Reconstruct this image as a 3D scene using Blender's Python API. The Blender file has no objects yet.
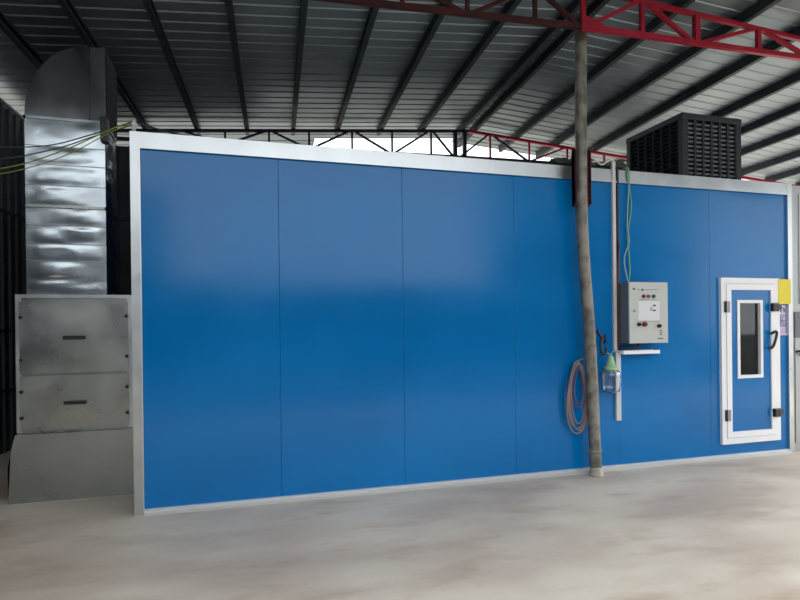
import bpy, bmesh, math, random
from mathutils import Vector, Matrix, noise
R = math.radians
sc = bpy.context.scene
col = sc.collection
PHI = -0.0727                       # the shed is turned a little against the booth

# ------------------------------------------------------------------ camera
cd = bpy.data.cameras.new('camera'); cam = bpy.data.objects.new('camera', cd); col.objects.link(cam)
cd.sensor_fit = 'HORIZONTAL'; cd.sensor_width = 36.0; cd.lens = 579.33 / 800 * 36
cd.shift_x = -7.1 / 800; cd.shift_y = 28.02 / 800
cd.clip_start = 0.05; cd.clip_end = 500
r = Vector((0.95664755, -0.29102884, -0.01129974)); u = Vector((0.01136356, -0.00147089, 0.99993435)); f = Vector((0.29102635, 0.95671315, -0.0019))
cam.matrix_world = Matrix(((r.x, u.x, -f.x, 0.7265), (r.y, u.y, -f.y, -4.9423), (r.z, u.z, -f.z, 1.4501), (0, 0, 0, 1)))
sc.camera = cam

# ------------------------------------------------------------------ light: bright overcast day outside the open shed
w = bpy.data.worlds.new('sky'); sc.world = w; w.use_nodes = True
wn = w.node_tree.nodes; wl = w.node_tree.links
bg = wn['Background']
tc = wn.new('ShaderNodeTexCoord'); sep = wn.new('ShaderNodeSeparateXYZ'); rp = wn.new('ShaderNodeValToRGB')
wl.new(tc.outputs['Generated'], sep.inputs[0]); wl.new(sep.outputs['Z'], rp.inputs[0]); wl.new(rp.outputs[0], bg.inputs['Color'])
rp.color_ramp.elements[0].position = 0.0; rp.color_ramp.elements[0].color = (0.93, 0.97, 1.0, 1)
rp.color_ramp.elements[1].position = 0.7; rp.color_ramp.elements[1].color = (0.88, 0.94, 1.0, 1)
bg.inputs['Strength'].default_value = 2.3
sun_d = bpy.data.lights.new('sun', 'SUN'); sun = bpy.data.objects.new('sun', sun_d); col.objects.link(sun)
sun_d.energy = 6.0; sun_d.angle = R(60); sun_d.color = (1.0, 0.97, 0.93)
sun.rotation_euler = (R(-8), R(56), 0)
vs = sc.view_settings
vs.view_transform = 'Standard'; vs.look = 'None'; vs.gamma = 1.0; vs.use_curve_mapping = False
vs.exposure = 0.15

# ------------------------------------------------------------------ materials
def newmat(name, color=(0.5, 0.5, 0.5), rough=0.5, metal=0.0, spec=0.5):
    m = bpy.data.materials.new(name); m.use_nodes = True
    b = m.node_tree.nodes['Principled BSDF']
    b.inputs['Base Color'].default_value = (*color, 1); b.inputs['Roughness'].default_value = rough
    b.inputs['Metallic'].default_value = metal; b.inputs['Specular IOR Level'].default_value = spec
    return m, m.node_tree.nodes, m.node_tree.links, b
def noisy(m, n, l, b, c1, c2, scale=3.0, detail=5, stretch=(1, 1, 1), lo=0.35, hi=0.65, r1=None, r2=None, bump=0.0, bscale=None, bdist=0.01, rot=(0, 0, 0)):
    t = n.new('ShaderNodeTexCoord'); mp = n.new('ShaderNodeMapping'); mp.inputs['Scale'].default_value = stretch; mp.inputs['Rotation'].default_value = rot
    l.new(t.outputs['Object'], mp.inputs[0])
    ns = n.new('ShaderNodeTexNoise'); ns.inputs['Scale'].default_value = scale; ns.inputs['Detail'].default_value = detail
    l.new(mp.outputs[0], ns.inputs['Vector'])
    cr = n.new('ShaderNodeValToRGB'); cr.color_ramp.elements[0].position = lo; cr.color_ramp.elements[1].position = hi
    cr.color_ramp.elements[0].color = (*c1, 1); cr.color_ramp.elements[1].color = (*c2, 1)
    l.new(ns.outputs['Fac'], cr.inputs[0]); l.new(cr.outputs[0], b.inputs['Base Color'])
    if r1 is not None:
        mr = n.new('ShaderNodeMapRange'); mr.inputs['From Min'].default_value = lo; mr.inputs['From Max'].default_value = hi
        mr.inputs['To Min'].default_value = r1; mr.inputs['To Max'].default_value = r2
        l.new(ns.outputs['Fac'], mr.inputs['Value']); l.new(mr.outputs[0], b.inputs['Roughness'])
    if bump:
        n2 = n.new('ShaderNodeTexNoise'); n2.inputs['Scale'].default_value = bscale or scale; n2.inputs['Detail'].default_value = 3
        l.new(mp.outputs[0], n2.inputs['Vector'])
        bp = n.new('ShaderNodeBump'); bp.inputs['Strength'].default_value = bump; bp.inputs['Distance'].default_value = bdist
        l.new(n2.outputs['Fac'], bp.inputs['Height']); l.new(bp.outputs[0], b.inputs['Normal'])
    return ns, cr
M = {}
def simple(key, *a, **k): M[key] = newmat(key, *a, **k)[0]; return M[key]
def nmat(key, base, c1, c2, **k):
    x = newmat(key, *base); noisy(*x, c1, c2, **k); M[key] = x[0]

# floor: power-trowelled concrete with stains
m, n, l, b = newmat('concrete', (0.4, 0.38, 0.35), 0.55, 0, 0.35)
ns, cr = noisy(m, n, l, b, (0.50, 0.405, 0.315), (0.65, 0.575, 0.48), scale=1.1, detail=8, lo=0.38, hi=0.62, r1=0.36, r2=0.6, bump=0.25, bscale=6, bdist=0.01, stretch=(0.7, 1.2, 1))
t = n.new('ShaderNodeTexCoord')
n3 = n.new('ShaderNodeTexNoise'); n3.inputs['Scale'].default_value = 0.9; n3.inputs['Detail'].default_value = 10; n3.inputs['Roughness'].default_value = 0.62; n3.inputs['Distortion'].default_value = 0.15
mp3 = n.new('ShaderNodeMapping'); mp3.inputs['Scale'].default_value = (1.6, 3.6, 1); mp3.inputs['Rotation'].default_value = (0, 0, R(20))
l.new(t.outputs['Object'], mp3.inputs[0]); l.new(mp3.outputs[0], n3.inputs['Vector'])
cr3 = n.new('ShaderNodeValToRGB'); cr3.color_ramp.elements[0].position = 0.33; cr3.color_ramp.elements[0].color = (0.84, 0.79, 0.74, 1)
cr3.color_ramp.elements[1].position = 0.5; cr3.color_ramp.elements[1].color = (1, 1, 1, 1)
l.new(n3.outputs['Fac'], cr3.inputs[0])
mx = n.new('ShaderNodeMixRGB'); mx.blend_type = 'MULTIPLY'; mx.inputs[0].default_value = 1
l.new(cr.outputs[0], mx.inputs[1]); l.new(cr3.outputs[0], mx.inputs[2]); l.new(mx.outputs[0], b.inputs['Base Color'])
M['concrete'] = m

nmat('earth', ((0.3, 0.28, 0.22), 0.9, 0, 0.2), (0.07, 0.068, 0.062), (0.12, 0.115, 0.105), scale=0.8)
# blue pre-painted steel sandwich panels, shiny and slightly wavy
m, n, l, b = newmat('blue_paint', (0.004, 0.145, 0.46), 0.22, 0, 0.35)
noisy(m, n, l, b, (0.0003, 0.140, 0.405), (0.0005, 0.168, 0.47), scale=0.7, detail=4, stretch=(1, 1, 1.5), r1=0.10, r2=0.2, bump=0.06, bscale=1.0, bdist=0.04)
M['blue_paint'] = m
nmat('galvanised', ((0.6, 0.62, 0.63), 0.35, 0.9, 0.5), (0.44, 0.465, 0.47), (0.64, 0.66, 0.66), scale=3.5, detail=5, lo=0.25, hi=0.75, r1=0.24, r2=0.42, bump=0.06, bscale=2.0, bdist=0.03)
nmat('duct_metal', ((0.6, 0.62, 0.63), 0.25, 0.95, 0.5), (0.36, 0.40, 0.42), (0.48, 0.52, 0.54), scale=3, detail=3, r1=0.15, r2=0.26, bump=0.1, bscale=4, bdist=0.02)
nmat('shaded_elbow_metal', ((0.4, 0.42, 0.43), 0.2, 0.95, 0.5), (0.22, 0.23, 0.24), (0.30, 0.31, 0.32), scale=3, detail=5, r1=0.12, r2=0.2, bump=0.08, bscale=3, bdist=0.02)  # darker copy of the duct sheet; shade under the roof put in its colour
nmat('cabinet_metal', ((0.45, 0.47, 0.47), 0.35, 0.9, 0.5), (0.30, 0.315, 0.30), (0.42, 0.435, 0.41), scale=2.2, detail=5, lo=0.25, hi=0.75, r1=0.15, r2=0.48, bump=0.12, bscale=1.6, bdist=0.05)
simple('cabinet_grey', (0.40, 0.42, 0.42), 0.4, 0.4)
simple('trim_metal', (0.70, 0.72, 0.73), 0.38, 0.75)
nmat('roof_steel', ((0.3, 0.31, 0.32), 0.5, 0.7, 0.5), (0.225, 0.285, 0.32), (0.30, 0.365, 0.40), scale=1.5, detail=5, r1=0.38, r2=0.52)
nmat('dark_cladding', ((0.04, 0.045, 0.05), 0.45, 0.2, 0.5), (0.024, 0.029, 0.040), (0.036, 0.042, 0.055), scale=2)
nmat('purlin_steel', ((0.02, 0.03, 0.035), 0.6, 0.1, 0.4), (0.018, 0.028, 0.034), (0.032, 0.046, 0.054), scale=5)
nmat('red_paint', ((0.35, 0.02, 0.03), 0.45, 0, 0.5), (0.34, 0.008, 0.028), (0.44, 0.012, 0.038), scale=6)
nmat('dark_maroon', ((0.05, 0.012, 0.012), 0.6, 0, 0.4), (0.035, 0.008, 0.009), (0.07, 0.010, 0.011), scale=6)  # very dark red for the near truss's left half and the pole brackets
nmat('dark_navy', ((0.02, 0.015, 0.04), 0.6, 0, 0.4), (0.018, 0.014, 0.045), (0.035, 0.02, 0.06), scale=6)  # very dark violet-blue for the left half of the back truss
nmat('pole_steel', ((0.2, 0.19, 0.16), 0.5, 0.3, 0.5), (0.13, 0.12, 0.10), (0.28, 0.265, 0.22), scale=9, detail=8, lo=0.4, hi=0.6, r1=0.4, r2=0.7)
nmat('cement', ((0.45, 0.42, 0.37), 0.85, 0, 0.3), (0.35, 0.31, 0.27), (0.5, 0.47, 0.42), scale=12)
simple('white_frame', (0.88, 0.88, 0.89), 0.35)
simple('seal', (0.32, 0.32, 0.33), 0.6)
simple('grey_frame', (0.55, 0.56, 0.60), 0.35)
simple('black_plastic', (0.012, 0.012, 0.016), 0.4)
simple('hinge_dark', (0.05, 0.05, 0.06), 0.4)
simple('hinge_light', (0.35, 0.35, 0.42), 0.35, 0.4)
simple('yellow_vinyl', (0.80, 0.66, 0.01), 0.4)
simple('sticker_white', (0.62, 0.62, 0.75), 0.4)
simple('sticker_purple', (0.16, 0.13, 0.32), 0.4)
simple('sticker_pink', (0.65, 0.38, 0.68), 0.4)
simple('box_grey', (0.52, 0.53, 0.50), 0.4)
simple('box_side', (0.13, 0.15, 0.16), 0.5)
simple('paper', (0.68, 0.68, 0.70), 0.6)
simple('ink', (0.05, 0.05, 0.07), 0.5)
simple('red_lens', (0.20, 0.008, 0.02), 0.3)
simple('amber_lens', (0.22, 0.10, 0.12), 0.3)
simple('green_lens', (0.0, 0.14, 0.08), 0.3)
simple('pvc', (0.60, 0.60, 0.60), 0.45)
simple('maroon_cable', (0.09, 0.02, 0.02), 0.5)
simple('black_cable', (0.015, 0.015, 0.03), 0.5)
simple('yellow_cable', (0.26, 0.31, 0.04), 0.5)
simple('green_cable', (0.10, 0.38, 0.20), 0.5)
simple('pale_cable', (0.30, 0.42, 0.40), 0.5)
simple('teal_cable', (0.03, 0.07, 0.07), 0.5)
simple('bundle_green', (0.02, 0.045, 0.03), 0.6)
simple('hose_tan', (0.30, 0.21, 0.18), 0.5)
simple('hose_blue', (0.10, 0.13, 0.28), 0.45)
simple('green_plastic', (0.30, 0.52, 0.28), 0.4)
simple('cooler_plastic', (0.030, 0.035, 0.045), 0.5)
simple('cooler_slat', (0.18, 0.19, 0.21), 0.5)
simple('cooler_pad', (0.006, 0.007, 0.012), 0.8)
simple('interior', (0.35, 0.35, 0.35), 0.6)
nmat('bark', ((0.1, 0.07, 0.05), 0.9, 0, 0.2), (0.08, 0.06, 0.04), (0.15, 0.12, 0.09), scale=5)
simple('leaf_dark', (0.03, 0.07, 0.035), 0.6)
simple('leaf_pale', (0.16, 0.20, 0.13), 0.6)
def glassmat(key, color, rough, trans):
    m, n, l, b = newmat(key, color, rough, 0, 0.5); b.inputs['Transmission Weight'].default_value = trans; b.inputs['IOR'].default_value = 1.45; M[key] = m
glassmat('tinted_glass', (0.25, 0.28, 0.28), 0.03, 1.0)
glassmat('clear_plastic', (0.95, 0.97, 0.97), 0.06, 1.0)

# ------------------------------------------------------------------ mesh helpers
class MB:
    def __init__(s): s.bm = bmesh.new()
    def box(s, a, b, bev=0.0):
        a, b = [min(p, q) for p, q in zip(a, b)], [max(p, q) for p, q in zip(a, b)]
        v = [s.bm.verts.new((x, y, z)) for x in (a[0], b[0]) for y in (a[1], b[1]) for z in (a[2], b[2])]
        fs = [s.bm.faces.new([v[i] for i in q]) for q in ((0, 1, 3, 2), (4, 6, 7, 5), (0, 4, 5, 1), (2, 3, 7, 6), (0, 2, 6, 4), (1, 5, 7, 3))]
        if bev:
            ed = list({e for f_ in fs for e in f_.edges}); bmesh.ops.bevel(s.bm, geom=ed, offset=bev, segments=2, affect='EDGES', profile=0.5)
        return s
    def bar(s, p, q, wx, wz, up=Vector((0, 0, 1))):
        p, q = Vector(p), Vector(q); d = (q - p).normalized()
        side = d.cross(up); side = side.normalized() if side.length > 1e-4 else Vector((1, 0, 0)); up2 = side.cross(d)
        v = []
        for c in (p, q):
            for i, j in ((-1, -1), (1, -1), (1, 1), (-1, 1)): v.append(s.bm.verts.new(c + side * wx / 2 * i + up2 * wz / 2 * j))
        for k in range(4): s.bm.faces.new((v[k], v[(k + 1) % 4], v[4 + (k + 1) % 4], v[4 + k]))
        s.bm.faces.new(v[3::-1]); s.bm.faces.new(v[4:8]); return s
    def tube(s, pts, rad, seg=8, cap=True):
        pts = [Vector(p) for p in pts]; rings = []; ref = None
        for i, p in enumerate(pts):
            d = (pts[min(i + 1, len(pts) - 1)] - pts[max(i - 1, 0)]).normalized()
            if ref is None: ref = d.orthogonal().normalized()
            ref = (ref - d * ref.dot(d)).normalized(); o = d.cross(ref)
            rr = rad[i] if isinstance(rad, (list, tuple)) else rad
            rings.append([s.bm.verts.new(p + (ref * math.cos(2 * math.pi * k / seg) + o * math.sin(2 * math.pi * k / seg)) * rr) for k in range(seg)])
        for a, b in zip(rings, rings[1:]):
            for k in range(seg): s.bm.faces.new((a[k], a[(k + 1) % seg], b[(k + 1) % seg], b[k]))
        if cap: s.bm.faces.new(rings[0][::-1]); s.bm.faces.new(rings[-1])
        return s
    def lathe(s, prof, c=(0, 0, 0), seg=24):
        rings = [[s.bm.verts.new((c[0] + rr * math.cos(2 * math.pi * k / seg), c[1] + rr * math.sin(2 * math.pi * k / seg), c[2] + z)) for k in range(seg)] for rr, z in prof]
        for a, b in zip(rings, rings[1:]):
            for k in range(seg): s.bm.faces.new((a[k], a[(k + 1) % seg], b[(k + 1) % seg], b[k]))
        s.bm.faces.new(rings[0][::-1]); s.bm.faces.new(rings[-1]); return s
    def prism(s, poly, axis, a, b):                  # poly in the two other axes, extruded a..b along axis
        def P(p, t):
            return {'x': (t, p[0], p[1]), 'y': (p[0], t, p[1]), 'z': (p[0], p[1], t)}[axis]
        A = [s.bm.verts.new(P(p, a)) for p in poly]; B = [s.bm.verts.new(P(p, b)) for p in poly]; k = len(poly)
        for i in range(k): s.bm.faces.new((A[i], A[(i + 1) % k], B[(i + 1) % k], B[i]))
        s.bm.faces.new(A[::-1]); s.bm.faces.new(B); return s
    def build(s, name, mat, parent=None, smooth=False, recalc=True):
        if recalc: bmesh.ops.recalc_face_normals(s.bm, faces=s.bm.faces)
        me = bpy.data.meshes.new(name); s.bm.to_mesh(me); s.bm.free()
        me.materials.append(M[mat] if isinstance(mat, str) else mat)
        if smooth:
            for p in me.polygons: p.use_smooth = True
        o = bpy.data.objects.new(name, me); col.objects.link(o); o.parent = parent
        return o
def B(a, b, bev=0.0): return MB().box(a, b, bev)
def thing(name, label, cat, loc=(0, 0, 0), rz=0.0, group=None):
    o = bpy.data.objects.new(name, None); o.empty_display_size = 0.2; col.objects.link(o); o.location = loc; o.rotation_euler = (0, 0, rz)
    return tag(o, label, cat, group)
def tag(o, label, cat, group=None, kind=None):
    if label: o['label'] = label
    if cat: o['category'] = cat
    if group: o['group'] = group
    if kind: o['kind'] = kind
    return o
def struct(o): o['kind'] = 'structure'; return o
def bez(pts, k=8):                                   # smooth path through points
    P = [Vector(p) for p in pts]; P = [2 * P[0] - P[1]] + P + [2 * P[-1] - P[-2]]; out = []
    for i in range(1, len(P) - 2):
        for j in range(k):
            t = j / k; a, b_, c, d = P[i - 1:i + 3]
            out.append(0.5 * ((2 * b_) + (c - a) * t + (2 * a - 5 * b_ + 4 * c - d) * t * t + (-a + 3 * b_ - 3 * c + d) * t ** 3))
    out.append(P[-2]); return out

# ------------------------------------------------------------------ the shed (local frame turned by PHI)
def shed(o): o.rotation_euler = (0, 0, PHI); return o
RX, RZ, PL, PR, SP = 4.183, 4.640, 0.062, 0.097, 0.706
EL, ER = -2.15, 11.3                                  # eaves
def top(x): return RZ + PL * (x - RX) if x < RX else RZ - PR * (x - RX)

struct(shed(B((-8, -5.3, -0.15), (26, 14, 0.0)).build('floor', 'concrete')))
gr = B((-60, -60, -0.5), (80, 80, -0.16)).build('ground', 'earth'); struct(gr)

def roof(name, x0, x1, y0, y1):
    mb = MB(); p, ht, th = 0.19, 0.011, 0.004
    ys = []; y = y0
    while y < y1 - 1e-6:
        ys += [(y, 0), (y + p - 0.045, 0), (y + p - 0.035, ht), (y + p - 0.010, ht)]; y += p
    ys.append((y, 0)); off = 0.113
    rows = []
    for x in (x0, x1):
        z = top(x) + off
        rows.append([mb.bm.verts.new((x, yy, z + h)) for yy, h in ys]); rows.append([mb.bm.verts.new((x, yy, z + h + th)) for yy, h in ys])
    a, a2, b_, b2 = rows
    for i in range(len(ys) - 1):
        mb.bm.faces.new((a[i], a[i + 1], b_[i + 1], b_[i])); mb.bm.faces.new((a2[i], b2[i], b2[i + 1], a2[i + 1]))
    return struct(shed(mb.build(name, 'roof_steel')))
roof('ceiling', EL - 0.15, RX, -3.5, 4.72)
roof('ceiling.002', EL - 0.15, 1.75, 4.80, 6.2)
roof('ceiling.001', RX, 7.7, -3.5, 4.95)
roof('ceiling.003', 7.7, ER + 0.3, -3.5, 4.3)

def clad(name, p, q, z0, z1, seams):
    """vertical ribbed cladding from p to q"""
    mb = MB(); p, q = Vector((*p, 0)), Vector((*q, 0)); d = (q - p); L = d.length; d.normalize(); nrm = Vector((-d.y, d.x, 0))
    prof = []; s_ = 0
    while s_ < L - 0.01: prof += [(s_, 0), (s_ + 0.13, 0), (s_ + 0.145, 0.025), (s_ + 0.18, 0.025), (s_ + 0.195, 0)]; s_ += 0.2
    prof.append((L, 0))
    vs_ = [[mb.bm.verts.new(p + d * a + nrm * (h + o_) + Vector((0, 0, z))) for a, h in prof] for z, o_ in ((z0, 0), (z1, 0))]
    back = [[mb.bm.verts.new(p + d * a + nrm * -0.01 + Vector((0, 0, z))) for a, h in prof] for z in (z0, z1)]
    for i in range(len(prof) - 1):
        mb.bm.faces.new((vs_[0][i], vs_[0][i + 1], vs_[1][i + 1], vs_[1][i])); mb.bm.faces.new((back[0][i], back[1][i], back[1][i + 1], back[0][i + 1]))
    o = struct(shed(mb.build(name, 'dark_cladding')))
    for z in seams:
        g = MB().bar(p + nrm * 0.035 + Vector((0, 0, z)), q + nrm * 0.035 + Vector((0, 0, z)), 0.02, 0.03).build('seam_rail', 'purlin_steel', o)
    return o
clad('wall_left', (-2.1, 4.3), (-2.1, -12.0), 0.0, 4.17, (1.46, 2.9, 0.75))  # stretch past the roof edge is unseen, lengthened to darken the left side
clad('wall_back', (1.0, 4.3), (-2.1, 4.3), 0.0, 4.14, (3.06, 1.46))
clad('wall_back.001', (7.6, 4.3), (1.0, 4.3), 0.0, 3.85, (3.06, 1.46))
clad('wall_unseen', (-0.2, -13.0), (10.4, -13.0), 0.0, 2.9, (1.46,))  # unseen opposite wall, added to block low sky and shape the panel reflections
clad('wall_unseen.002', (-2.1, -13.0), (-0.2, -13.0), 0.0, 5.4, (1.46,))  # unseen taller step, added to trim the reflected sky at the left
clad('wall_unseen.001', (10.4, -13.0), (20.0, -13.0), 0.0, 7.5, (1.46,))  # unseen taller stretch, added to keep reflected sky off the right panels
struct(shed(MB().bar((-2.08, 4.2, 4.19), (-2.08, -3.9, 4.19), 0.06, 0.03).build('trim_1', 'galvanised')))

# purlins run the length of the shed, resting on the trusses
ordn = ['first', 'second', 'third', 'fourth', 'fifth', 'sixth', 'seventh', 'eighth', 'ninth', 'tenth', 'eleventh']
def purlin(x, label, y0=-3.45, y1=4.4):
    z = top(x) + 0.062; mb = MB()
    # lipped channel section
    hw, hh, t_ = 0.028, 0.05, 0.005
    poly = [(x - hw, z - hh), (x + hw, z - hh), (x + hw, z - hh + 0.02), (x + hw - t_, z - hh + 0.02), (x + hw - t_, z - hh + t_), (x - hw + t_, z - hh + t_),
            (x - hw + t_, z + hh - t_), (x + hw - t_, z + hh - t_), (x + hw - t_, z + hh - 0.02), (x + hw, z + hh - 0.02), (x + hw, z + hh), (x - hw, z + hh)]
    mb.prism(poly, 'y', y0, y1)
    return tag(shed(mb.build('roof_purlin', 'purlin_steel')), label, 'beam', 'dark roof purlins')
for k, x in enumerate((3.42, 2.74, 2.06, 1.38, 0.69, -0.02, -0.73, -1.39), 1): purlin(x, 'dark steel roof purlin, %s to the left of the ridge pair' % ordn[k - 1])
purlin(4.09, 'dark steel purlin under the ridge, left one of the pair')
purlin(4.30, 'dark steel purlin under the ridge, right one of the pair', y1=5.0)
for k, x in enumerate((5.04, 5.76, 6.46, 7.26, 7.96, 8.63, 9.42, 10.12, 10.82), 1): purlin(x, 'dark steel roof purlin, %s to the right of the ridge pair' % ordn[k - 1], y1=4.9 if x < 7.7 else 4.28)

def truss(y, label, left_mat, web_left, far):
    t = thing('roof_truss', label, 'truss', shed_pt(RX, y, 4.2), PHI)
    def L(x, z): return (x - RX, 0, z - 4.2)
    cw, ww = (0.045, 0.030) if far else (0.075, 0.045)
    zc = lambda x: top(x) - 0.012
    zb = lambda x: 4.2 if x < 6.5 or not far else 4.2 - 0.06 * (x - 6.5)
    if not far: zb = lambda x: 4.235 - (0.02 * (x - RX) if x > RX else 0.0)
    xe = ER
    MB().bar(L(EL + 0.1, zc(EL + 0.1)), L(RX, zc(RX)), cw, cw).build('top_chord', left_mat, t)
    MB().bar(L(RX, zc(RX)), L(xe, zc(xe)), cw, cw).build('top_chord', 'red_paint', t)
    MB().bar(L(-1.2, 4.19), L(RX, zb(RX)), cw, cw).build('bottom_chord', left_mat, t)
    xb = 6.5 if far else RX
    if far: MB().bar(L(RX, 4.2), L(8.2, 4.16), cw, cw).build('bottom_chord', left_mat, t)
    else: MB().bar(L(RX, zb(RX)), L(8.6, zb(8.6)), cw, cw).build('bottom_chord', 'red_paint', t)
    # web: verticals at every node, diagonals zigzag
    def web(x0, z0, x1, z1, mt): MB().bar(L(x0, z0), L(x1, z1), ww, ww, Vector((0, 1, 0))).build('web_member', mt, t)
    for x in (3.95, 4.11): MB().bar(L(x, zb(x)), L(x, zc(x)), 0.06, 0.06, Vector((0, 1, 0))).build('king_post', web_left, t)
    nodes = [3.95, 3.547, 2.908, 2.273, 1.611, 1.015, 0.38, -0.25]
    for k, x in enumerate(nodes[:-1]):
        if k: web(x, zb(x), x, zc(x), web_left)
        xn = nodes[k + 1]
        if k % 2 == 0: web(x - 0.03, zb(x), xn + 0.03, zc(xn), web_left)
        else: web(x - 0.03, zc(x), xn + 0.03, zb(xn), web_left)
    nodes = [4.0, 4.551, 5.241, 5.935, 6.632, 7.33, 8.03]
    for k, x in enumerate(nodes[:-1]):
        if k: web(x, zb(x), x, zc(x), 'red_paint')
        xn = nodes[k + 1]; mt = web_left if k < 2 else 'red_paint'
        if k % 2 == 0: web(x + 0.03, zb(x), xn - 0.03, zc(xn), mt)
        else: web(x + 0.03, zc(x), xn - 0.03, zb(xn), mt)
    return t
def shed_pt(x, y, z):
    c, s = math.cos(PHI), math.sin(PHI); return Vector((x * c - y * s, x * s + y * c, z))
def truss_near():
    y = 0.1
    t = thing('roof_truss', 'large red steel roof truss overhead, nearest the camera, dark maroon on its left half', 'truss', shed_pt(RX, y, 4.2), PHI)
    def L(x, z): return (x - RX, 0, z - 4.2)
    zc = lambda x: top(x) - 0.022
    zb = lambda x: 4.27 - 0.025 * (x - 3.9) if x > 3.9 else 4.27
    zb0 = lambda x: zb(x)
    MB().bar(L(EL + 0.1, 4.15), L(-0.6, zc(-0.6)), 0.04, 0.04).build('top_chord', 'dark_maroon', t)
    MB().bar(L(-0.6, zc(-0.6)), L(RX, zc(RX)), 0.04, 0.04).build('top_chord', 'dark_maroon', t)
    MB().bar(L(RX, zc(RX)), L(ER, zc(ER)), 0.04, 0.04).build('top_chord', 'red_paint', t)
    MB().bar(L(-0.4, 4.27), L(3.93, 4.27), 0.045, 0.048).build('bottom_chord', 'dark_maroon', t)
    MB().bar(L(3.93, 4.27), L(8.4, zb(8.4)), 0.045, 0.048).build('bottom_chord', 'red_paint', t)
    def web(x0, z0, x1, z1, mt, ww=0.036): MB().bar(L(x0, z0), L(x1, z1), ww, ww, Vector((0, 1, 0))).build('web_member', mt, t)
    nodes = [3.95, 4.58, 5.19, 5.92, 6.62, 7.3, 8.0]
    for i, x in enumerate(nodes):
        web(x, zb(x), x, zc(x), 'red_paint', 0.055 if i == 2 else 0.042)
        if i + 1 < len(nodes):
            xn = nodes[i + 1]
            if i % 2 == 0: web(x + 0.03, zb(x), xn - 0.03, zc(xn), 'red_paint')
            else: web(x + 0.04, zc(x), xn - 0.04, zb(xn), 'red_paint')
    ln = [3.95, 3.46, 2.80, 2.2, 1.6, 1.0]
    for i, x in enumerate(ln[1:], 1): web(x, zb(x), x, zc(x), 'dark_maroon', 0.035)
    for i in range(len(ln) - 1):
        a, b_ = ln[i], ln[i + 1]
        if i % 2 == 0: web(a - 0.03, zb(a), b_ + 0.03, zc(b_), 'dark_maroon')
        else: web(a - 0.03, zc(a), b_ + 0.03, zb(b_), 'dark_maroon')
    # gusset at the head of the pole
    MB().prism([(3.93 - RX, 0.03), (4.22 - RX, 0.03), (4.12 - RX, 0.14), (4.0 - RX, 0.17), (3.93 - RX, 0.17)], 'y', -0.012, 0.012).build('gusset_plate', 'red_paint', t)
    # eave shoe on the left wall
    return t
truss_near()
truss(4.11, 'long roof truss at the back of the shed, seen above the booth, red right half', 'dark_navy', 'dark_navy', True)
# ------------------------------------------------------------------ pole
P0 = Vector((4.073, -0.135, 0)); PZ = [(0.0, 4.073), (0.728, 4.047), (1.45, 4.013), (2.0, 3.970), (2.6, 3.944), (3.5, 3.949), (4.235, 3.958)]
def lp(z):
    for (a, xa), (b_, xb) in zip(PZ, PZ[1:]):
        if z <= b_: return Vector((xa + (xb - xa) * (z - a) / (b_ - a) - P0.x, 0, z))
    return Vector((PZ[-1][1] - P0.x, 0, z))
pole = thing('support_pole', 'slightly bent weathered round steel pole standing close in front of the blue booth', 'pole', P0)
MB().tube(bez([(x - P0.x, 0, z) for z, x in PZ], 6), 0.055, 28).build('pipe', 'pole_steel', pole, True)
pm = MB(); rn = random.Random(3)
pm.lathe([(0.070, 0.0), (0.072, 0.012), (0.066, 0.03), (0.062, 0.055), (0.059, 0.085)], seg=20)
for v in pm.bm.verts: v.co += noise.noise_vector(v.co * 22) * 0.010 * (1 if v.co.z > 0.001 else 0)
cb = pm.build('cement_footing', 'cement', pole, True); cb['label'] = 'rough pale cement collar at the foot'
MB().lathe([(0.0585, 0), (0.063, 0.005), (0.063, 0.03), (0.0585, 0.035)], c=(-0.008, -0.003, 0.22), seg=24).build('pipe_collar', 'pole_steel', pole, True)
for sx in (-1, 1):
    c = lp(2.9)
    mt = MB(); x0 = c.x + sx * 0.056
    mt.box((x0, c.y - 0.01, 2.58), (x0 + sx * 0.026, c.y + 0.035, 3.12)); mt.box((x0 + sx * 0.020, c.y - 0.04, 2.60), (x0 + sx * 0.026, c.y + 0.035, 3.12))
    q = mt.build('angle_bracket', 'dark_maroon', pole); q['label'] = 'dark red angle iron clamped beside the pipe'
for z in (2.76, 3.05): MB().box((lp(z).x - 0.078, lp(z).y + 0.03, z - 0.015), (lp(z).x + 0.078, lp(z).y + 0.045, z + 0.015)).build('clamp_bar', 'purlin_steel', pole)
# ------------------------------------------------------------------ spray booth
W, D, H = 6.734, 3.3, 3.0
booth = thing('spray_booth', 'long blue panelled paint spray booth with bright galvanised edge trim', 'booth')
seams = [0.062, 1.12, 2.20, 3.30, 4.45, 5.60, 6.665]
T = 0.06
DX0, DX1, DZ0, DZ1 = 5.718, 6.525, 0.157, 1.938         # door frame outside
for i in range(6):
    a, b_ = seams[i] + 0.0012, seams[i + 1] - 0.0012
    mb = MB()
    if i < 5: mb.box((a, 0.012, 0.0), (b_, T, 2.97), 0.0015)
    else:
        mb.box((a, 0.012, 0.0), (DX0 + 0.02, T, 2.97)); mb.box((DX1 - 0.02, 0.012, 0.0), (b_, T, 2.97))
        mb.box((DX0 + 0.02, 0.012, DZ1 - 0.02), (DX1 - 0.02, T, 2.97)); mb.box((DX0 + 0.02, 0.012, 0.0), (DX1 - 0.02, T, DZ0 + 0.02))
    o = mb.build('wall_panel', 'blue_paint', booth)
    # every panel sits very slightly differently
B((0.0, T, 0), (T, D, 2.97)).build('side_panel', 'blue_paint', booth)
B((W - T, T, 0), (W, D, 2.97)).build('side_panel', 'blue_paint', booth)
B((T, D - T, 0), (W - T, D, 2.97)).build('rear_panel', 'blue_paint', booth)
B((T, T, 2.90), (W - T, D - T, 2.97)).build('roof_panel', 'galvanised', booth)
B((T, T, 0.001), (W - T, D - T, 0.012)).build('floor_plate', 'interior', booth)
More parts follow.
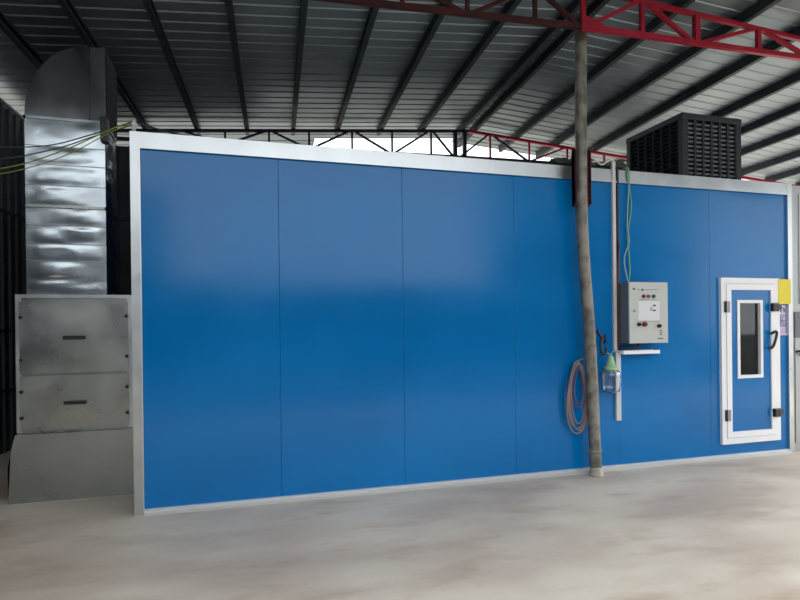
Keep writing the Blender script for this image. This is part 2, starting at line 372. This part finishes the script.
# trim
def angle_rail(name, a, b_, lip, parent=booth, mat='galvanised'):
    mb = MB().box(a, b_, 0.002)
    if lip: mb.box(*lip)
    return mb.build(name, mat, parent)
mb = MB().box((0.0, -0.004, 2.885), (W, 0.012, 3.0)).box((0.0, 0.012, 2.985), (W, 0.09, 3.0)); mb.bar((0.06, -0.010, 2.878), (W - 0.06, -0.010, 2.878), 0.012, 0.018)
mb.build('top_rail', 'galvanised', booth)
MB().box((0.0, -0.006, 0.0), (0.062, 0.012, 2.995)).box((-0.01, -0.006, 0), (0.0, 0.08, 3.0)).build('corner_post', 'galvanised', booth)
MB().bar((0.060, -0.008, 0.03), (0.060, -0.008, 2.88), 0.008, 0.012).build('corner_bead', 'trim_metal', booth)
MB().box((6.665, -0.006, 0.0), (W, 0.012, 2.995)).build('corner_post', 'galvanised', booth)
MB().bar((6.668, -0.008, 0.03), (6.668, -0.008, 2.88), 0.008, 0.012).build('corner_bead', 'trim_metal', booth)
MB().box((0.062, -0.030, 0.0), (6.665, 0.012, 0.022)).bar((0.062, -0.022, 0.024), (6.665, -0.022, 0.024), 0.012, 0.004).box((0.062, -0.006, 0.022), (6.665, 0.012, 0.045)).build('bottom_rail', 'trim_metal', booth)
# door frame + leaf
def ring(mb, x0, x1, z0, z1, wd, y0, y1):
    mb.box((x0, y0, z0), (x0 + wd, y1, z1)); mb.box((x1 - wd, y0, z0), (x1, y1, z1))
    mb.box((x0 + wd, y0, z1 - wd), (x1 - wd, y1, z1)); mb.box((x0 + wd, y0, z0), (x1 - wd, y1, z0 + wd)); return mb
ring(MB(), DX0, DX1, DZ0, DZ1, 0.062, -0.022, 0.05).build('door_frame', 'white_frame', booth)
ring(MB(), DX0 + 0.055, DX1 - 0.055, DZ0 + 0.055, DZ1 - 0.055, 0.012, -0.012, 0.045).build('door_seal', 'seal', booth)
lx0, lx1, lz0, lz1 = DX0 + 0.066, DX1 - 0.066, DZ0 + 0.066, DZ1 - 0.066
door = ring(MB(), lx0, lx1, lz0, lz1, 0.064, -0.028, 0.05).build('door', 'white_frame', booth)
ix0, ix1, iz0, iz1 = lx0 + 0.064, lx1 - 0.064, lz0 + 0.064, lz1 - 0.064
wx0, wx1, wz0, wz1 = 5.935, 6.285, 0.855, 1.70
mb = MB()
mb.box((ix0, -0.012, iz0), (wx0 + 0.01, 0.04, iz1)); mb.box((wx1 - 0.01, -0.012, iz0), (ix1, 0.04, iz1))
mb.box((wx0 + 0.01, -0.012, wz1 - 0.01), (wx1 - 0.01, 0.04, iz1)); mb.box((wx0 + 0.01, -0.012, iz0), (wx1 - 0.01, 0.04, wz0 + 0.01))
mb.build('door_panel', 'blue_paint', door)
ring(MB(), wx0, wx1, wz0, wz1, 0.034, -0.022, 0.045).build('window_frame', 'white_frame', door)
B((wx0 + 0.03, 0.012, wz0 + 0.03), (wx1 - 0.03, 0.018, wz1 - 0.03)).build('window_pane', 'tinted_glass', door)
for z in (1.625, 0.467):
    MB().tube([(DX0 + 0.052, -0.034, z - 0.06), (DX0 + 0.052, -0.034, z + 0.06)], 0.013, 10).box((DX0 + 0.035, -0.03, z - 0.055), (DX0 + 0.065, -0.02, z + 0.055)).build('hinge', 'hinge_dark', door)
    B((DX0 + 0.082, -0.036, z - 0.06), (DX0 + 0.108, -0.027, z + 0.06), 0.003).build('hinge_leaf', 'hinge_light', door)
for z, x in ((1.62, 6.45), (0.465, 6.465)):
    mb = B((x - 0.065, -0.065, z - 0.045), (x + 0.03, -0.022, z + 0.045), 0.010); mb.box((x + 0.03, -0.05, z - 0.022), (x + 0.075, -0.022, z + 0.03), 0.006)
    mb.build('latch', 'black_plastic', door)
mb = MB().tube(bez([(6.392, -0.028, 1.330), (6.392, -0.06, 1.348), (6.415, -0.066, 1.356), (6.428, -0.066, 1.335), (6.415, -0.066, 1.28), (6.385, -0.062, 1.20), (6.365, -0.05, 1.175), (6.34, -0.03, 1.172)], 6), 0.014, 8)
mb.build('pull_handle', 'black_plastic', door, True)
y_ = B((6.505, -0.026, 1.655), (6.685, -0.012, 1.93)).build('warning_plate', 'yellow_vinyl', booth); y_['label'] = 'plain yellow rectangular plate at the upper right of the door'
st = B((6.532, 0.006, 1.31), (6.664, 0.0125, 1.645)).build('sticker', 'sticker_white', booth); st['label'] = 'narrow white sticker with purple vertical lettering'
mb = MB()                                             # the letter-like marks on it
def arcpts(cx, cz, rr, a0, a1, k=14): return [(cx + rr * math.cos(R(a0 + (a1 - a0) * i / k)), 0.004, cz + rr * math.sin(R(a0 + (a1 - a0) * i / k))) for i in range(k + 1)]
mb.tube(arcpts(6.596, 1.588, 0.028, -50, 230), 0.006, 6); mb.tube([(6.596, 0.004, 1.585), (6.620, 0.004, 1.60)], 0.005, 6)
for z in (1.535, 1.515, 1.475, 1.455, 1.435): mb.box((6.560, 0.001, z - 0.005), (6.628, 0.007, z + 0.004))
mb.box((6.560, 0.001, 1.435), (6.566, 0.007, 1.52)); mb.box((6.588, 0.001, 1.46), (6.596, 0.007, 1.50)); mb.box((6.553, 0.001, 1.408), (6.648, 0.007, 1.42)); mb.box((6.640, 0.001, 1.33), (6.650, 0.007, 1.645))
mb.build('sticker_mark', 'sticker_purple', st)
MB().prism([(6.550, 1.315), (6.628, 1.315), (6.628, 1.37), (6.598, 1.40), (6.563, 1.36)], 'y', 0.002, 0.0065).build('sticker_mark', 'sticker_pink', st)

# ------------------------------------------------------------------ bulged sheet metal helper
def pillow(x0, x1, z0, z1, y, axis='y', amp=0.02, seed=0, nx=26, nz=14, sign=-1, waves=0):
    """a thin metal sheet with an oil-canned surface, closed with a back"""
    mb = MB(); g = []
    for j in range(nz + 1):
        row = []
        for i in range(nx + 1):
            s_, t_ = i / nx, j / nz
            e = min(1, 6 * min(s_, 1 - s_)) * min(1, 4 * min(t_, 1 - t_)); e = e * e * (3 - 2 * e)
            h = e * amp * (0.55 * math.sin(math.pi * s_) * math.sin(math.pi * t_) + 0.8 * noise.noise(Vector((s_ * 2.3 + seed * 7.1, t_ * 1.3 + seed, seed * 3.3))) + 0.12 * noise.noise(Vector((s_ * 6 + seed, t_ * 3, seed))))
            if waves: h += e * amp * 0.5 * math.sin(2 * math.pi * (t_ * waves + 0.25 * math.sin(s_ * 3 + seed)))
            a, z = x0 + (x1 - x0) * s_, z0 + (z1 - z0) * t_
            row.append(mb.bm.verts.new((a, y + sign * h, z) if axis == 'y' else (y + sign * h, a, z)))
        g.append(row)
    for j in range(nz):
        for i in range(nx): mb.bm.faces.new((g[j][i], g[j][i + 1], g[j + 1][i + 1], g[j + 1][i]))
    return mb

# ------------------------------------------------------------------ filter cabinet (left)
cab = thing('filter_cabinet', 'galvanised exhaust filter cabinet on a wider base at the left end of the booth', 'cabinet', (-0.6, 0.7, 0))
def LC(x, y, z): return (x + 0.6, y - 0.7, z)
mb = MB()
A = []
for x, xt in ((-1.075, -1.02), (-0.10, -0.10)):
    A.append([mb.bm.verts.new(LC(xt if z > 0.5 else x, y, z)) for y, z in [(0.672, 0.0), (0.672, 0.30), (0.672, 0.44), (0.675, 0.575), (1.95, 0.575), (1.95, 0.30), (1.95, 0.0)]])
A[0][2].co.x = LC(-1.05, 0, 0)[0]
k = 7
for i in range(k): mb.bm.faces.new((A[0][i], A[0][(i + 1) % k], A[1][(i + 1) % k], A[1][i]))
mb.bm.faces.new(A[0][::-1]); mb.bm.faces.new(A[1])
mb.build('base', 'cabinet_metal', cab)
MB().box(LC(-1.02, 0.765, 0.576), LC(-0.115, 1.9, 1.735)).build('housing', 'cabinet_metal', cab)
mb = MB().box(LC(-1.03, 0.752, 1.735), LC(-0.105, 1.91, 1.765)); mb.box(LC(-1.03, 0.752, 0.58), LC(-0.99, 0.766, 1.735)); mb.box(LC(-0.165, 0.752, 0.58), LC(-0.105, 0.766, 1.735)); mb.build('face_frame', 'galvanised', cab)
def access(z0, z1, hz, dots, seed):
    mb = pillow(LC(-1.0, 0, 0)[0], LC(-0.155, 0, 0)[0], z0, z1, LC(0, 0.742, 0)[1], amp=0.006, seed=seed, nx=30, nz=20)
    mb.box(LC(-1.0, 0.7455, z0), LC(-0.155, 0.752, z1))
    o = mb.build('access_panel', 'cabinet_metal', cab, True)
    g = MB().box(LC(-0.665, 0.708, hz - 0.016), LC(-0.49, 0.722, hz + 0.014), 0.004)
    g.box(LC(-0.655, 0.72, hz - 0.012), LC(-0.635, 0.748, hz + 0.010)); g.box(LC(-0.52, 0.72, hz - 0.012), LC(-0.50, 0.748, hz + 0.010)); g.build('handle', 'black_plastic', o)
    for x, z in dots: MB().tube([LC(x, 0.722, z), LC(x, 0.745, z)], 0.015, 10).build('turn_knob', 'black_plastic', o)
access(1.085, 1.705, 1.392, ((-0.985, 1.568), (-0.165, 1.576), (-0.985, 1.205), (-0.165, 1.218)), 4)
access(0.60, 1.065, 0.826, ((-0.985, 0.932), (-0.165, 0.945), (-0.985, 0.709), (-0.165, 0.715)), 9)

# ------------------------------------------------------------------ exhaust duct
dx0, dx1, dy0, dy1 = -0.955, -0.33, 0.79, 1.30
duct = thing('exhaust_duct', 'shiny crumpled galvanised square duct rising from the filter cabinet, curved elbow on top', 'duct', ((dx0 + dx1) / 2, dy0, 1.766))
ox, oy, oz = duct.location
levels = [1.766, 1.90, 2.06, 2.21, 2.37, 2.535, 2.72, 2.90, 3.06, 3.30]
for i in range(len(levels) - 1):
    a, b_ = levels[i] - oz, levels[i + 1] - oz
    mb = pillow(dx0 - ox, dx1 - ox, a, b_, dy0 - oy, amp=0.009 if i < 4 else 0.006, seed=i + 1.3, nx=24, nz=12)
    g2 = pillow(dx0 - ox, dx1 - ox, a, b_, dy1 - oy, amp=0.02, seed=i + 21.3, sign=1, nx=10, nz=5); me_ = bpy.data.meshes.new('t'); g2.bm.to_mesh(me_); mb.bm.from_mesh(me_); g2.bm.free(); bpy.data.meshes.remove(me_)
    for xx, sg, sd in ((dx0 - ox, -1, 40), (dx1 - ox, 1, 60)):
        g2 = pillow(dy0 - oy, dy1 - oy, a, b_, xx, axis='x', amp=0.02, seed=i + sd, sign=sg, nx=16, nz=8); me_ = bpy.data.meshes.new('t'); g2.bm.to_mesh(me_); mb.bm.from_mesh(me_); g2.bm.free(); bpy.data.meshes.remove(me_)
    mb.build('duct_section', 'duct_metal', duct, True)
for z in levels[1:-1]:
    if abs(z - 2.535) > 0.01: MB().bar((dx0 - ox, dy0 - oy - 0.002, z - oz), (dx1 - ox, dy0 - oy - 0.002, z - oz), 0.010, 0.006).build('seam', 'cabinet_metal', duct)
for z in (2.535, 3.30):
    mb = MB(); e = 0.014 if z < 3 else 0.008; zz = z - oz
    x0, x1, y0, y1 = dx0 - ox - e, dx1 - ox + e, dy0 - oy - e - 0.004, dy1 - oy + e
    for a, b_ in (((x0, y0), (x1, y0 + 0.02)), ((x0, y1 - 0.02), (x1, y1)), ((x0, y0), (x0 + 0.02, y1)), ((x1 - 0.02, y0), (x1, y1))): mb.box((*a, zz - 0.012), (*b_, zz + 0.012))
    mb.build('flange', 'cabinet_metal' if z < 3 else 'duct_metal', duct)
# elbow: bends to the right, round back at the left
mb = MB(); zb_, K = 3.31 - oz, 14
arc = []; rx, rz_ = (dx1 - dx0) - 0.12, 0.655
cx = dx0 + rx - ox
for i in range(K + 1):
    a = math.pi - (math.pi / 2) * i / K; arc.append((cx + rx * math.cos(a), zb_ + 0.0 + rz_ * math.sin(a)))
poly = [(dx0 - ox, zb_)] + arc[1:] + [(dx1 - ox, arc[-1][1]), (dx1 - ox, zb_)]
mb.prism(poly, 'y', dy0 - oy, dy1 - oy)
mb.build('elbow', 'shaded_elbow_metal', duct)
mb = MB()
mb.box((dx1 - ox - 0.006, dy0 - oy - 0.014, zb_ + 0.02), (dx1 - ox + 0.012, dy1 - oy + 0.008, arc[-1][1] + 0.012)); mb.build('elbow_flange', 'shaded_elbow_metal', duct)
B((dx1 - ox + 0.012, dy0 - oy + 0.01, zb_ + 0.04), (dx1 - ox + 0.018, dy1 - oy - 0.01, arc[-1][1] - 0.01)).build('outlet_dark_plate', 'cooler_pad', duct)  # black plate on the closed elbow, painting in the dark of an opening
mb = MB().tube([(cx, dy0 - oy - 0.002, zb_ + 0.01), (cx, dy0 - oy - 0.002, arc[-1][1])], 0.006, 6); mb.build('elbow_seam', 'shaded_elbow_metal', duct)
B((dx1 - ox - 0.03, dy0 - oy - 0.05, 3.12 - oz), (dx1 - ox + 0.03, dy0 - oy + 0.05, 3.34 - oz), 0.008).build('junction_box', 'black_plastic', duct)

# ------------------------------------------------------------------ cabinet at the right end
rc = thing('intake_cabinet', 'tall galvanised intake cabinet past the right end of the booth', 'cabinet', (7.2, 0.1, 0))
mb = MB().box((-0.445, -0.08, 0.0), (0.5, 1.1, 2.99)); mb.build('housing', 'cabinet_grey', rc)
B((-0.415, -0.090, 0.10), (0.38, -0.081, 1.28)).build('access_panel', 'cabinet_grey', rc)
B((-0.42, -0.094, 1.28), (0.38, -0.081, 1.57)).build('intake_louvre', 'box_side', rc)
B((-0.34, -0.088, 1.66), (0.42, -0.081, 2.9)).build('upper_panel', 'cabinet_grey', rc)
MB().tube(bez([(-0.405, -0.088, 1.12), (-0.39, -0.115, 1.13), (-0.35, -0.115, 1.10), (-0.33, -0.088, 1.08)], 5), 0.012, 8).build('handle', 'black_plastic', rc)

# ------------------------------------------------------------------ evaporative cooler on the roof
AX, AY, AW, AD, AH = 5.73, 0.52, 0.86, 0.98, 0.89
ac = thing('evaporative_cooler', 'black louvred evaporative air cooler standing on the booth roof', 'air cooler', (AX + AW / 2, AY + AD / 2, 3.0), R(0))
hw, hd = AW / 2, AD / 2
B((-hw, -hd, 0.0), (hw, hd, 0.07), 0.006).build('water_tray', 'cooler_plastic', ac)
B((-hw - 0.008, -hd - 0.008, AH - 0.07), (hw + 0.008, hd + 0.008, AH), 0.012).build('lid', 'cooler_plastic', ac)
for sx in (-1, 1):
    for sy in (-1, 1): B((sx * hw, sy * hd, 0.07), (sx * (hw - 0.075), sy * (hd - 0.06), AH - 0.07)).build('corner_column', 'cooler_plastic', ac)
B((-hw + 0.05, -hd + 0.05, 0.07), (hw - 0.05, hd - 0.05, AH - 0.07)).build('cooling_pad', 'cooler_pad', ac)
def louvre(side):
    mb = MB(); L = (AW if side in 'FB' else AD); half = L / 2 - 0.07; d = (hd if side in 'FB' else hw)
    sg = -1 if side in 'FL' else 1
    def bx(a0, z0, a1, z1, d0, d1):
        if side in 'FB': mb.box((a0, sg * (d - d0), z0), (a1, sg * (d - d1), z1))
        else: mb.box((sg * (d - d0), a0, z0), (sg * (d - d1), a1, z1))
    nc = 6
    for c in range(nc + 1):
        a = -half + c * 2 * half / nc; bx(a - 0.016, 0.07, a + 0.016, AH - 0.07, 0.004, 0.034)
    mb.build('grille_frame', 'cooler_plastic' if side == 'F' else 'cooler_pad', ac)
    mb = MB(); z = 0.10
    while z < AH - 0.09: bx(-half, z - 0.010, half, z + 0.010, 0.018, 0.045); z += 0.052
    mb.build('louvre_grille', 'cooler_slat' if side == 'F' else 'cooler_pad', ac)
for s_ in 'FLRB': louvre(s_)

# ------------------------------------------------------------------ control box
BX0, BX1, BZ0, BZ1, BD = 4.436, 4.885, 1.266, 1.862, 0.185
cbx = thing('control_box', 'wall-mounted grey electrical control box with switches and a white sheet', 'control box', ((BX0 + BX1) / 2, 0, BZ0))
def LB(x, y, z): return (x - (BX0 + BX1) / 2, y, z - BZ0)
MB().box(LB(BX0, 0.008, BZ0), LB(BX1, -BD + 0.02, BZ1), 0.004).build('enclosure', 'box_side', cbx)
bd = MB().box(LB(BX0 - 0.002, -BD + 0.021, BZ0 - 0.002), LB(BX1 + 0.002, -BD, BZ1 + 0.002), 0.004).build('door', 'box_grey', cbx)
B(LB(4.535, -BD - 0.0005, 1.485), LB(4.785, -BD - 0.003, 1.675)).build('instruction_sheet', 'paper', bd)
mb = MB()
for z in (1.634, 1.586): mb.box(LB(4.706, -BD - 0.003, z - 0.008), LB(4.738, -BD - 0.005, z + 0.008))
mb.bar(LB(4.67, -BD - 0.004, 1.58), LB(4.70, -BD - 0.004, 1.62), 0.002, 0.004); mb.bar(LB(4.67, -BD - 0.004, 1.62), LB(4.70, -BD - 0.004, 1.58), 0.002, 0.004)
mb.build('sheet_print', 'ink', bd)
for x, mt in ((4.597, 'red_lens'), (4.654, 'amber_lens'), (4.715, 'green_lens')):
    MB().tube([LB(x, -BD, 1.724), LB(x, -BD - 0.012, 1.724), LB(x, -BD - 0.022, 1.724)], [0.018, 0.018, 0.012], 16).build('indicator_lamp', mt, bd)
for x, z, mt, rr in ((4.538, 1.449, 'black_plastic', 0.019), (4.603, 1.449, 'red_lens', 0.024), (4.774, 1.432, 'black_plastic', 0.019)):
    MB().tube([LB(x, -BD, z), LB(x, -BD - 0.015, z), LB(x, -BD - 0.03, z)], [rr, rr, rr * 0.75], 16).build('switch_knob', mt, bd)
for x0, x1, z, h in ((4.475, 4.50, 1.797, 0.018), (4.535, 4.55, 1.79, 0.008), (4.575, 4.60, 1.787, 0.018), (4.62, 4.77, 1.79, 0.004), (4.55, 4.76, 1.693, 0.003), (4.53, 4.79, 1.478, 0.003), (4.765, 4.825, 1.307, 0.010), (4.785, 4.815, 1.385, 0.009), (4.785, 4.815, 1.365, 0.009), (4.785, 4.815, 1.345, 0.009)):
    B(LB(x0, -BD, z - h / 2), LB(x1, -BD - 0.0015, z + h / 2)).build('printed_mark', 'ink', bd)
MB().tube([LB(4.492, -BD, 1.58), LB(4.492, -BD - 0.008, 1.58)], 0.013, 12).build('lock', 'seal', bd)

# tray below the box with its angled end
tr = thing('cable_tray', 'short white cable tray below the control box', 'tray', (4.66, 0, 1.155))
MB().prism([(0.011, 0.0), (-0.10, 0.0), (-0.10, 0.035), (-0.094, 0.035), (-0.094, 0.006), (0.005, 0.006), (0.005, 0.035), (0.011, 0.035)], 'x', -0.235, 0.20).build('channel', 'white_frame', tr)
tag(MB().tube(bez([(4.43, -0.03, 1.22), (4.45, -0.06, 1.212), (4.55, -0.07, 1.218), (4.62, -0.06, 1.225), (4.65, -0.06, 1.27)], 6), 0.012, 8).build('power_cable', 'black_cable', None, True), 'thick black cable looping from trunking into underside of control box', 'cable')

# trunking and cables running up from it
tk = thing('cable_trunking', 'slim white vertical cable trunking on the booth front, beside the control box', 'trunking', (4.40, 0, 0.49))
B((-0.020, -0.020, 0.70), (0.016, 0.011, 2.58), 0.002).build('trunk', 'pvc', tk)
B((0.000, -0.020, 0.0), (0.056, 0.011, 0.699), 0.002).build('lower_trunk', 'pvc', tk)
MB().tube(bez([(0.0, 0.0, 2.575), (0.0, 0.03, 2.61), (0.02, 0.08, 2.60)], 4), 0.016, 8).build('spout', 'pvc', tk)
tag(MB().tube([(4.445, -0.008, 3.01), (4.445, -0.008, 2.2), (4.445, -0.008, 1.90)], 0.015, 8).build('power_cable', 'black_cable'), 'straight black cable down the booth between the white trunking and green wires', 'cable')
tag(MB().tube(bez([(4.442, -0.03, 2.25), (4.425, -0.03, 2.0), (4.422, -0.03, 1.6), (4.428, -0.03, 1.21)], 5), 0.010, 8).build('power_cable', 'maroon_cable', None, True), 'dark maroon cable between white trunking and control box', 'cable')
tag(MB().tube(bez([(4.52, 0.12, 3.03), (4.55, 0.0, 3.02), (4.56, -0.012, 2.92), (4.60, -0.015, 2.65), (4.555, -0.015, 2.35), (4.565, -0.02, 2.15), (4.56, -0.035, 1.99), (4.52, -0.06, 1.852)], 6), 0.008, 6).build('wire', 'green_cable', None, True), 'green wire hanging from booth top into control box', 'wire')
tag(MB().tube(bez([(4.54, 0.12, 3.035), (4.57, 0.0, 3.03), (4.58, -0.02, 2.92), (4.56, -0.022, 2.72), (4.545, -0.022, 2.45), (4.565, -0.022, 2.28), (4.50, -0.03, 2.12), (4.495, -0.05, 1.99), (4.51, -0.08, 1.852)], 6), 0.007, 6).build('wire', 'pale_cable', None, True), 'pale twisted wire hanging from booth top beside the green wire', 'wire')

rn = random.Random(8)
mb = MB()
for j in range(5):
    pts = [(3.74 + 0.86 * k / 14, 0.06 + 0.05 * math.sin(k * 1.3 + j) , 3.028 + 0.022 * abs(math.sin(k * 0.9 + j * 1.7)) + rn.uniform(0, 0.02)) for k in range(15)]
    mb.tube(bez(pts, 3), 0.018, 7)
mb.tube([(3.74, 0.06, 3.02), (4.60, 0.06, 3.02)], 0.019, 7)
tag(mb.build('cable_bundle', 'bundle_green', None, True), 'tangled dark green cable bundle lying along the booth top behind the pole', 'cable bundle')
wr = bez([(4.12, 0.02, 3.03), (4.2, 0.0, 3.07), (4.27, -0.005, 3.04), (4.35, 0.0, 3.09), (4.41, 0.02, 3.10), (4.5, 0.03, 3.05), (4.58, 0.04, 3.10)], 5)
tag(MB().tube(wr, 0.010, 6).build('wire', 'pvc', None, True), 'pale loose wire looped over the trunking top on the booth edge', 'wire')

# bottle hanging under the tray
bt = thing('water_bottle', 'clear plastic bottle with green top hanging beside the pole', 'bottle', (4.285, -0.09, 0.785))
MB().lathe([(0.055, 0.0), (0.085, 0.015), (0.092, 0.07), (0.088, 0.11), (0.093, 0.15), (0.088, 0.20), (0.05, 0.235), (0.05, 0.228), (0.082, 0.195), (0.086, 0.15), (0.081, 0.11), (0.085, 0.07), (0.078, 0.02), (0.05, 0.008)], seg=28).build('body', 'clear_plastic', bt, True)
MB().lathe([(0.070, 0.0), (0.068, 0.035), (0.045, 0.045), (0.040, 0.085), (0.028, 0.10), (0.026, 0.135), (0.012, 0.15)], c=(0, 0, 0.215), seg=24).build('cap', 'green_plastic', bt, True)
MB().tube(bez([(0, 0, 0.35), (-0.01, 0, 0.375), (-0.04, 0, 0.385)], 4), 0.005, 6).build('nozzle', 'green_plastic', bt, True)
MB().tube(bez([(0.0, 0, 0.355), (0.04, 0.02, 0.40), (0.10, 0.045, 0.40), (0.13, 0.05, 0.385)], 5), 0.004, 6).build('hanging_wire', 'pale_cable', bt, True)

# black hook strap on the pole
hk = MB().tube(bez([(4.100, -0.14, 1.40), (4.125, -0.13, 1.36), (4.175, -0.10, 1.33), (4.195, -0.09, 1.325), (4.175, -0.09, 1.27), (4.175, -0.09, 1.20), (4.200, -0.09, 1.165), (4.230, -0.09, 1.18), (4.235, -0.09, 1.225)], 5), 0.014, 8)
hk.tube(bez([(4.195, -0.09, 1.325), (4.230, -0.08, 1.32), (4.245, -0.06, 1.35), (4.255, -0.05, 1.30), (4.280, -0.02, 1.275), (4.290, 0.0, 1.30)], 5), 0.010, 8)
tag(hk.build('shackle', 'black_cable', None, True), 'bent black hook clipped to the pole at box height', 'hook')

# coiled hoses on the pole
def coil(label, mat, cx, cz, rx, rz_, y, n_, seed, rad):
    rn = random.Random(seed); pts = [(4.055, -0.055, cz + rz_ + 0.03)]
    for j in range(n_):
        ax, az, dx, dz = rx * rn.uniform(0.6, 1.12), rz_ * rn.uniform(0.80, 1.05), rn.uniform(-0.02, 0.015), rn.uniform(-0.03, 0.02)
        for k in range(12):
            a = math.pi / 2 + 2 * math.pi * k / 12
            pts.append((cx + dx + ax * math.cos(a) * (1 - 0.25 * math.sin(a)), y + 0.012 * math.sin(a * 2 + j) + j * 0.003, cz + dz + az * math.sin(a)))
    tag(MB().tube(bez(pts, 3), rad, 7).build('hose_coil', mat, None, True), label, 'hose')
coil('coil of tan hose hanging on the left of the pole', 'hose_tan', 3.935, 0.775, 0.095, 0.335, -0.065, 5, 2, 0.007)
coil('smaller bluish hose coil hanging inside the tan hose loops', 'hose_blue', 3.965, 0.86, 0.062, 0.20, -0.035, 4, 5, 0.006)

# ------------------------------------------------------------------ wires at the left, over the booth corner
pk = thing('wire_post', 'short pale insulator post on the top left corner of the booth', 'post', (0.015, 0.03, 3.0))
MB().lathe([(0.016, 0.0), (0.016, 0.05), (0.022, 0.055), (0.022, 0.075), (0.013, 0.085), (0.013, 0.10)], seg=14).build('stem', 'pvc', pk, True)
def wire(pts, mat, label, rad=0.0045): tag(MB().tube(bez(pts, 6), rad, 6).build('wire', mat, None, True), label, 'wire')
top0 = (0.012, 0.03, 3.09)
wire([top0, (-0.145, 0.05, 3.02), (-0.53, 0.12, 2.83), (-0.93, 0.2, 2.70), (-1.5, 0.26, 2.62), (-2.05, 0.3, 2.60)], 'yellow_cable', 'yellow-green wire, brightest of those stretched across the duct')
wire([(0.012, 0.03, 3.07), (-0.16, 0.05, 2.99), (-0.50, 0.12, 2.80), (-0.93, 0.2, 2.66), (-1.5, 0.26, 2.58), (-2.05, 0.3, 2.56)], 'yellow_cable', 'yellow-green wire just below the brightest one', 0.0035)
wire([(0.012, 0.03, 3.08), (-0.29, 0.12, 2.99), (-0.60, 0.16, 2.89), (-0.94, 0.2, 2.86), (-1.5, 0.26, 2.84), (-2.05, 0.3, 2.84)], 'teal_cable', 'dark green wire, uppermost of those crossing the duct', 0.0045)
wire([(0.012, 0.03, 3.06), (-0.29, 0.12, 2.97), (-0.55, 0.16, 2.87), (-0.94, 0.2, 2.77), (-1.5, 0.26, 2.72), (-2.05, 0.3, 2.70)], 'teal_cable', 'dark green wire crossing the duct below the uppermost one', 0.0045)
wire([(0.012, 0.035, 3.085), (0.25, 0.1, 3.05), (0.52, 0.16, 3.035), (0.9, 0.2, 3.02)], 'black_cable', 'black wire trailing along the booth top from the corner post', 0.008)

# ------------------------------------------------------------------ trees outside, behind
def tree(loc, h, rad, mat, seed, label):
    t = thing('tree', label, 'tree', loc, 0, 'trees beyond the shed')
    rn = random.Random(seed)
    mb = MB().tube([(0, 0, 0), (0.1, 0, h * 0.4), (0, 0.1, h * 0.75)], [0.22, 0.17, 0.07], 8)
    for k in range(6):
        a = rn.uniform(0, 6.28); mb.tube([(0.05, 0, h * 0.45 + k * 0.3), (math.cos(a) * rad * 0.6, math.sin(a) * rad * 0.6, h * 0.7 + k * 0.2)], [0.07, 0.02], 5)
    mb.build('trunk', 'bark', t)
    mb = MB(); cl = [(Vector((rn.gauss(0, rad * 0.45), rn.gauss(0, rad * 0.45), h * rn.uniform(0.55, 0.93))), rn.uniform(0.5, 1.0)) for _ in range(22)]
    for c, rr in cl:
        for _ in range(170):
            p = c + Vector((rn.gauss(0, rr * 0.5), rn.gauss(0, rr * 0.5), rn.gauss(0, rr * 0.35)))
            if p.z > h: continue
            a = Vector((rn.gauss(0, 1), rn.gauss(0, 1), rn.gauss(0, 1))).normalized(); b_ = a.orthogonal().normalized(); s_ = rn.uniform(0.06, 0.13)
            v = [mb.bm.verts.new(p + a * s_), mb.bm.verts.new(p + b_ * s_ * 0.45), mb.bm.verts.new(p - a * s_), mb.bm.verts.new(p - b_ * s_ * 0.45)]; mb.bm.faces.new(v)
    mb.build('foliage', mat, t, recalc=False)
for (bx, by, h, rad, mt, sd, lb) in ((14.6, 20, 9.5, 1.7, 'leaf_dark', 1, 'dark green leafy tree outside, seen over the booth left of the pole'),
                                     (21.2, 27, 12.0, 2.2, 'leaf_dark', 2, 'dark green leafy tree outside, seen over the booth right of the pole'),
                                     (16.9, 34, 14.0, 2.0, 'leaf_pale', 3, 'pale leafy tree outside, seen over the booth near the ridge posts')):
    p = shed_pt(bx, by, -0.16); tree(p, h, rad, mt, sd, lb)
